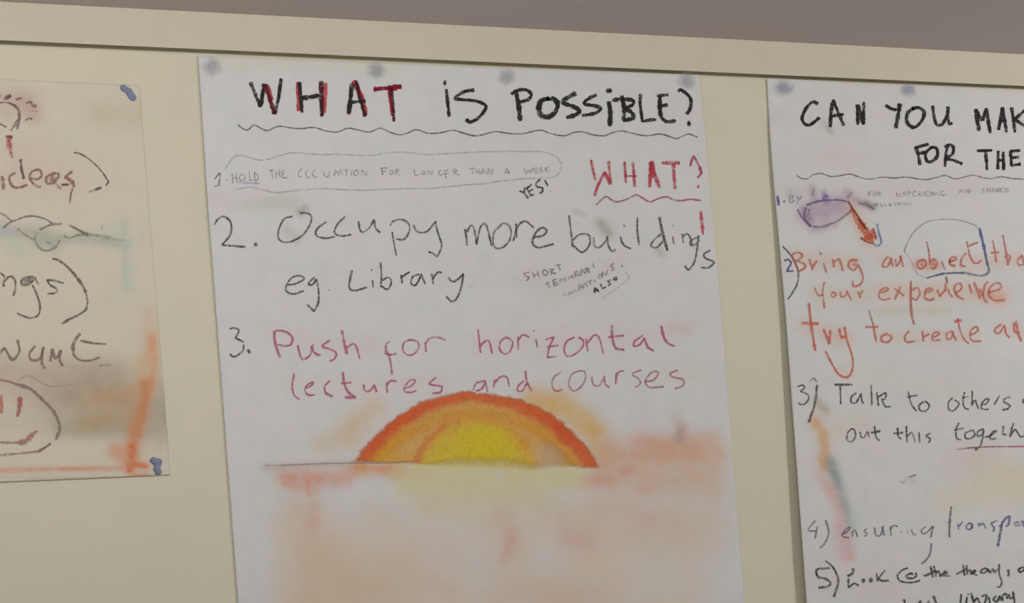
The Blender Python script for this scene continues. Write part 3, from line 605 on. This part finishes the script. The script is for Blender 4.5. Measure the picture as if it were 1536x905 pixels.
write(P3, 'lettering', 'R', (186, 98, 82), 3, 'c150,104,92 w2.6 610,420 635,500|635,500 655,610|w3.4 590,520 665,520|w4 715,560 685,580 690,605 725,610 745,580 715,560', label='orange lettering')
write(P3, 'lettering', 'R', (180, 100, 84), 2.9, '850,545 825,575 835,610 885,605|930,545 935,605|w3.6 935,582 970,562|1000,582 1030,560 1010,550 990,570 995,600 1035,596|w3.4 1108,545 1075,560 1080,595 1105,582 1112,550|w3.6 1108,550 1130,600|1140,470 1155,540 1180,595 1207,620|w6 c194,80,70 1122,487 1162,482|1215,570 1260,545 1250,520 1220,540 1215,585 1235,605 1280,605', label='orange lettering')
write(P3, 'lettering', 'R', (184, 96, 80), 3, '1400,505 1365,530 1365,555 1390,555 1420,510|1420,510 1430,560 1450,585|w3.8 1475,495 1480,545 1500,555|w4 1490,485 1500,550 1518,605', label='orange lettering')
DK = (72, 68, 68)
write(P3, 'list_number', 'S', (86, 82, 82), 2.6, '110,85 140,75 155,90 130,115|130,115 175,135 180,165 150,198 115,190|a.7 190,50 210,32 232,55|w3-4.4-4 c70,66,66 234,75 220,190 182,308')
write(P3, 'lettering', 'S', DK, 2.6, 'w3.4 345,72 455,72|380,75 382,195|480,125 450,150 450,185 480,185 510,130|510,130 515,170 525,190|575,75 578,200|610,120 620,205|620,150 665,125 660,165 640,160|640,165 665,210 697,210')
write(P3, 'lettering', 'S', DK, 2.6, '808,115 825,190 858,238|800,150 865,140|905,178 875,205 885,235 920,238 940,205 915,175')
write(P3, 'lettering', 'U', (78, 74, 72), 2.5, '340,260 300,300 300,370 340,395 390,355 405,310 360,280|465,200 450,300 465,360 510,380|440,260 505,245|545,185 545,340|w3.2 545,320 575,285 590,320 612,370|640,330 690,320 720,275 690,270 650,310 640,360 670,380 715,375|775,330 830,235|945,250 890,265 875,295 940,340 920,370|w3.2 920,374 860,385|w3.6 1082,270 1078,312')
write(P3, 'lettering', 'S', (74, 70, 68), 2.5, '450,350 425,380 425,420 450,432 475,400 470,360 450,350|505,370 510,400 530,405 550,370 562,402|595,335 605,400 627,425|w3.2 575,375 630,365')
write(P3, 'lettering', 'S', (70, 66, 64), 2.5, '740,345 745,400 765,415|w3 715,380 775,375|795,335 800,435|800,400 830,375 852,435|875,370 880,435|945,380 920,395 947,415 935,438')
write(P3, 'lettering', 'U', (78, 72, 70), 2.5, '405,520 375,600 385,680 430,695|355,595 455,575|545,595 475,630 480,680 530,680 575,640 550,590|665,585 605,610 605,660 650,640 665,600|665,600 655,680 625,770 590,802|w4 590,800 578,788|680,668 735,655 800,605 770,608 735,650 740,690 800,680|w3 870,555 868,638 900,640|w3.2 980,520 955,590 940,665|945,655 990,590 1020,620 1050,665 1095,652')
write(P3, 'underline', 'U', (128, 84, 94), 2.2, 'a.45 380,797 480,785|480,785 600,775 750,768 980,768|w2.6 c176,84,104 980,768 1100,765', label='dark red line')
write(P3, 'chalk_mark', 'S', (128, 122, 120), 2.6, 'w3.4 815,655 855,642|a.5 755,680 775,692 785,680', a=.8)
G4 = (96, 96, 112)
write(P3, 'list_number', 'T', (98, 98, 108), 2.2, '145,230 100,290 155,298|160,265 145,345|w3 215,225 235,300 215,370 180,410')
write(P3, 'lettering', 'T', G4, 2.3, '330,320 360,300 380,272 350,285 325,330 370,342|390,300 395,335|395,312 410,290 427,335|490,280 470,300 490,315 475,335|540,275 550,325 580,325 600,265|w3 592,270 605,325|645,265 650,325|645,290 670,260 695,268|a.4 715,300 718,310|a.6 760,290 765,312|a.6 785,288 800,322 822,318|880,270 855,290 860,315 890,305 930,265|w3 932,265 915,340|w2.7 920,380 910,450 885,490 855,515')
write(P3, 'lettering', 'V', (92, 96, 128), 2.8, 'w2.8 c92,88,94 243,158 232,260 228,393|a.7 215,285 240,265|290,290 300,335|300,312 330,275|385,285 360,305 365,330 395,330 405,295 385,285|w3.4 400,290 408,325|455,285 460,310|470,300 490,288 512,326|600,265 555,285 560,300 575,320 568,352|w3.8-4.6-5 c66,72,122 640,272 625,350 605,462|w3.6 620,315 660,255 695,235 685,300 668,312|770,275 735,285 745,305 780,295|w4 c86,80,128 792,265 812,310', label='blue grey lettering')
GB = (54, 58, 54)
write(P3, 'list_number', 'X', GB, 4, 'w3.4 250,188 275,175 400,165|w4.2 250,190 270,260 350,280 410,330 370,370 280,380|w3-2.6-3-5-4 c66,68,68 355,85 430,150 480,240 495,320 470,410 445,480')
write(P3, 'lettering', 'X', GB, 3.2, 'w4.2 660,168 650,220 600,255|605,285 605,380|w3 605,378 670,335 717,360|w7.5 762,302 774,306|w7.5 845,292 858,300|915,220 925,310|w2.8 1005,190 935,280|w3.4 935,285 980,305 1045,302')
write(P3, 'lettering', 'X', (64, 66, 62), 2.8, 'a.75 1260,165 1190,190 1140,250|1140,250 1170,305 1290,325 1390,300|w3.4 1340,215 1350,245 1320,275 1260,275 1240,250 1290,225 1310,235')
write(P3, 'lettering', 'V', GB, 3, '82,620 100,705|w3.6 30,695 75,680 122,655|108,618 125,700|125,672 145,658 160,700|160,690 210,672 197,660 175,690 232,695')
write(P3, 'lettering', 'V', GB, 3, '335,608 347,690|285,680 365,640|w3.4 362,612 370,682|370,662 390,650 402,682|405,680 430,657 420,650 405,670 442,690')
write(P3, 'lettering', 'V', GB, 3, '490,640 470,665 500,670 525,645 495,635|530,642 545,670 565,640 580,668 600,640|615,605 615,680 635,740 625,775 600,782|w3.4 680,650 690,665 684,697')
write(P3, 'lettering', 'V', GB, 3, '800,622 765,648 780,665 812,648|806,625 818,668')
write(P3, 'lettering', 'V', GB, 3, 'w4 105,852 128,915|75,890 60,905 70,920|a.7 5,885 10,910|@X 1212,510 1228,549|1385,530 1388,552')
write(P3, 'lettering', 'V', GB, 3.2, '320,835 314,915|365,860 358,910|w2.6 374,838|398,828 420,915|420,895 445,868 465,910|w3.4 480,852 520,850 498,915|535,858 542,905|590,850 570,880 600,892 615,850|615,850 632,888|645,885 640,850 668,835 680,872|690,838 702,870 725,858|w3.6 722,818 735,905')

# ---- left poster --------------------------------------------------------
BR = (112, 92, 88)
write(P1, 'face_drawing', 'Y', (108, 94, 88), 3, '-60,400 0,388 60,383 150,392 240,430|w5 240,430 310,500 332,580|w4 332,580 325,700 290,835|w3 290,680 240,780 185,860|w2.2 -20,730 40,765 110,802|a.5 w3 c150,128,120 320,560 300,720 270,800', label='grey outline of a round head')
write(P1, 'hair_drawing', 'Y', (140, 100, 98), 3, 'a.7 w6 80,330 180,262|w5 a.8 c120,86,84 100,290 180,280|w4 270,335 320,320 375,305|c112,80,78 w5 450,390 520,372|w5 520,372 560,430 615,448|w3.4 430,690 480,652 545,665|a.5 540,520 640,540|a.6 w4 -30,260 10,285', a=.75, rough=.5, soft=.3, label='dull red strokes')
write(P1, 'exclamation_mark', 'B', (168, 70, 78), 6, 'w8-11-6-3 68,425 70,480 80,540 95,588|w5 c140,70,72 45,428 92,430', rough=.4, soft=.3, label='red chalk stroke')
write(P1, 'lettering', 'W', (142, 98, 92), 4.2, 'w6 a.6 30,380 48,545|w4 195,335 130,380 125,450 165,515|165,518 250,525 345,490|c110,84,82 265,165 275,280 305,410|w3.6 390,400 470,420 530,380 520,310 470,295 400,330 380,400 420,470|a.7 w4 420,470 470,505 520,515|w4.5 700,335 600,390 595,460 660,470 740,400 750,350 700,340|w7 a.55 640,430 690,380|a.5 700,460 780,545|w4.6 920,320 835,390|w6 835,390 900,430 940,470|w3.6 c100,78,74 790,490 880,485|w4 950,475 940,520|w2.4 c118,78,72 930,540 908,610 895,715', label='dull red lettering')
write(P1, 'bracket', 'W', (98, 90, 80), 2.6, '945,75 1020,90 1120,145 1230,240 1320,340 1390,450|a.8 1390,450 1355,500|w4 1295,525 1220,552|a.3 1220,552 1130,585')
WG = (116, 110, 102)
write(P1, 'wave_drawing', 'Z', WG, 2.8, '-30,60 0,75 60,105 130,165|w4.5-3-3-2.6 40,245 110,185 200,150 300,115 390,110 480,130 560,165 600,195|w3.4 c104,100,92 460,265 520,235 600,205|w4.5 600,205 715,198|w3-4-5 c108,100,92 800,215 880,255 960,300 1010,322|a.6 c130,128,124 430,300 405,360 430,450|a.85 w4 c134,130,120 430,450 500,505 580,500 650,460|a.5 650,460 690,390|a.5 w4 c134,132,122 200,260 300,330 400,385|a.6 740,335 800,362 900,325|w5 a.6 c132,130,120 890,322 1010,325 1130,335|a.4 w6 c140,138,126 1130,335 1300,370 1420,390|a.4 w3 c140,138,130 1180,215 1170,260|a.5 w4 c132,130,122 530,410 580,420', a=.85, rough=.4, soft=.3, label='grey chalk waves')
write(P1, 'lettering', 'a', (94, 84, 76), 3, '-10,240 15,250 45,275 52,300|w4 45,410 50,350 100,295|w3.4 100,295 150,290 190,350 190,430 165,525|w4 440,310 380,292 290,310 265,350 280,390 350,385 410,330|w8 a.75 c120,112,100 300,350 390,325|w3 a.7 430,310 475,385|c82,72,62 405,395 450,500 490,620 490,720 460,780|c92,82,74 460,780 380,800 300,780|a.6 300,780 215,742|780,370 680,340 580,330|580,330 620,390 700,440 705,470 670,495 590,498', label='grey lettering')
write(P1, 'bracket', 'a', (100, 90, 80), 2.9, '650,70 700,75|w4 700,75 800,140 900,240|w4.6-4 900,240 1000,370 1060,480|a.7 1060,480 1080,600 1065,690|1065,690 1040,715 960,770|w3.8 960,770 860,815 770,868')
write(P1, 'lettering', 'D', (124, 104, 90), 4.2, '-10,520 35,465|w4 40,470 75,530 110,570 165,500 150,400|w3.6 300,450 250,520 270,570 340,560 375,460|w4 365,460 358,600 380,640|w4.4 430,580 445,480|445,480 475,560 520,490|w4 520,490 510,570 535,620|w5 680,345 625,440 630,530|w3.2 630,530 680,570 760,577 850,550|w4.4-4-3 c118,96,84 690,405 780,425 905,435|a.3 w3 850,620 960,612', label='brown lettering')
write(P1, 'smiling_face', 'E', (122, 108, 96), 4.6, 'w3.6 c150,110,90 -20,48 60,62 130,85|w5.6 130,85 230,120 310,190|w5 310,190 390,270 440,360 450,430 420,500|w4.6 c110,100,88 380,530 350,555 290,592|w3.4 c150,112,100 290,590 180,603 80,612|a.7 c140,124,112 80,612 -20,622|c176,92,78 w5.5 10,165 12,300|c150,82,76 w7-6.5-5 150,185 150,240 132,325|c146,112,104 w4 -20,520 60,525 130,525|w8-9-6 c154,100,98 140,525 190,515 240,470 275,440|a.35 c140,126,112 w2.4 130,60 200,20 260,40 380,100 540,90', rough=.35, soft=.3, label='round smiling face')

# ------------------------------------------------------------------ putty spots that show through the sheets
def spot(post, px, py, rx, ry, col, a):
    seed = px * 0.13
    def fn(x, y):
        r = np.hypot((x - px) / rx, (y - py) / ry) + (fbm(x / 7 + seed, y / 7) - .5) * .5
        return np.tile(np.array(col, float), (len(x), 1)), np.clip(a * sm(1.25, .1, r), 0, 1)
    patch(post, 'putty_spot', px - rx * 1.3, px + rx * 1.3, py - ry * 1.3, py + ry * 1.3, 1.5, fn)
for px, py, rx, ry, a in ((319, 100, 17, 15, .5), (564, 105, 15, 15, .58), (760, 115, 15, 14, .48), (1030, 121, 15, 14, .52)):
    spot(P2, px, py, rx, ry, (150, 149, 152), a)
for px, py, rx, ry, a in ((1175, 132, 16, 13, .6), (1362, 135, 13, 11, .58)):
    spot(P3, px, py, rx, ry, (142, 138, 154), a)

# blue putty lumps pressed over the corners of the left poster
def putty(label, pts, rad, thick):
    import bmesh
    S = smooth(pts, 1.0)
    px0, py0 = S.mean(0)
    xs = np.arange(S[:, 0].min() - rad * 2, S[:, 0].max() + rad * 2, 0.9)
    ys = np.arange(S[:, 1].min() - rad * 2, S[:, 1].max() + rad * 2, 0.9)
    PX, PY = np.meshgrid(xs, ys)
    d = seg_d(PX.ravel(), PY.ravel(), [tuple(p) for p in S]) + (fbm(PX.ravel() / 5 + px0, PY.ravel() / 5) - .5) * rad * .9
    h = np.sqrt(np.clip(1 - (d / rad) ** 2, 0, 1))
    idx = np.arange(PX.size).reshape(PX.shape)
    q = np.stack([idx[:-1, :-1], idx[1:, :-1], idx[1:, 1:], idx[:-1, 1:]], -1).reshape(-1, 4)
    q = q[(h[q] > 0).any(1)]
    used = np.unique(q); rm = -np.ones(PX.size, int); rm[used] = np.arange(len(used))
    x, y = PX.ravel()[used], PY.ravel()[used]
    lump = 0.75 + .5 * fbm(x / 3, y / 3)
    top = cast(x, y, 0.0012 + h[used] * thick * lump)
    bot = cast(x, y, 0.0011)
    o0 = org(px0, py0)
    n = len(used)
    f = rm[q].tolist()
    vs = (np.concatenate([top, bot]) - np.array(o0)).tolist()
    me = bpy.data.meshes.new('adhesive_putty')
    me.from_pydata(vs, [], f + [[v + n for v in reversed(k)] for k in f])
    bm = bmesh.new(); bm.from_mesh(me)
    bmesh.ops.remove_doubles(bm, verts=bm.verts, dist=0.00011)
    bm.to_mesh(me); bm.free()
    me.polygons.foreach_set('use_smooth', [True] * len(me.polygons))
    o = link('adhesive_putty', me, M_PUTTY)
    o.location = o0
    o['label'] = label; o['category'] = 'adhesive putty'; o['group'] = 'putty on the corners of the left poster'
putty('slanted grey blue putty smear on the top corner of the leftmost poster', [(186, 132), (193, 138), (200, 148)], 4.6, 0.0016)
putty('blue putty lump at the bottom corner of the leftmost poster, under the orange stripe', [(231, 692), (237, 693), (235, 700), (238, 707)], 5.0, 0.0022)
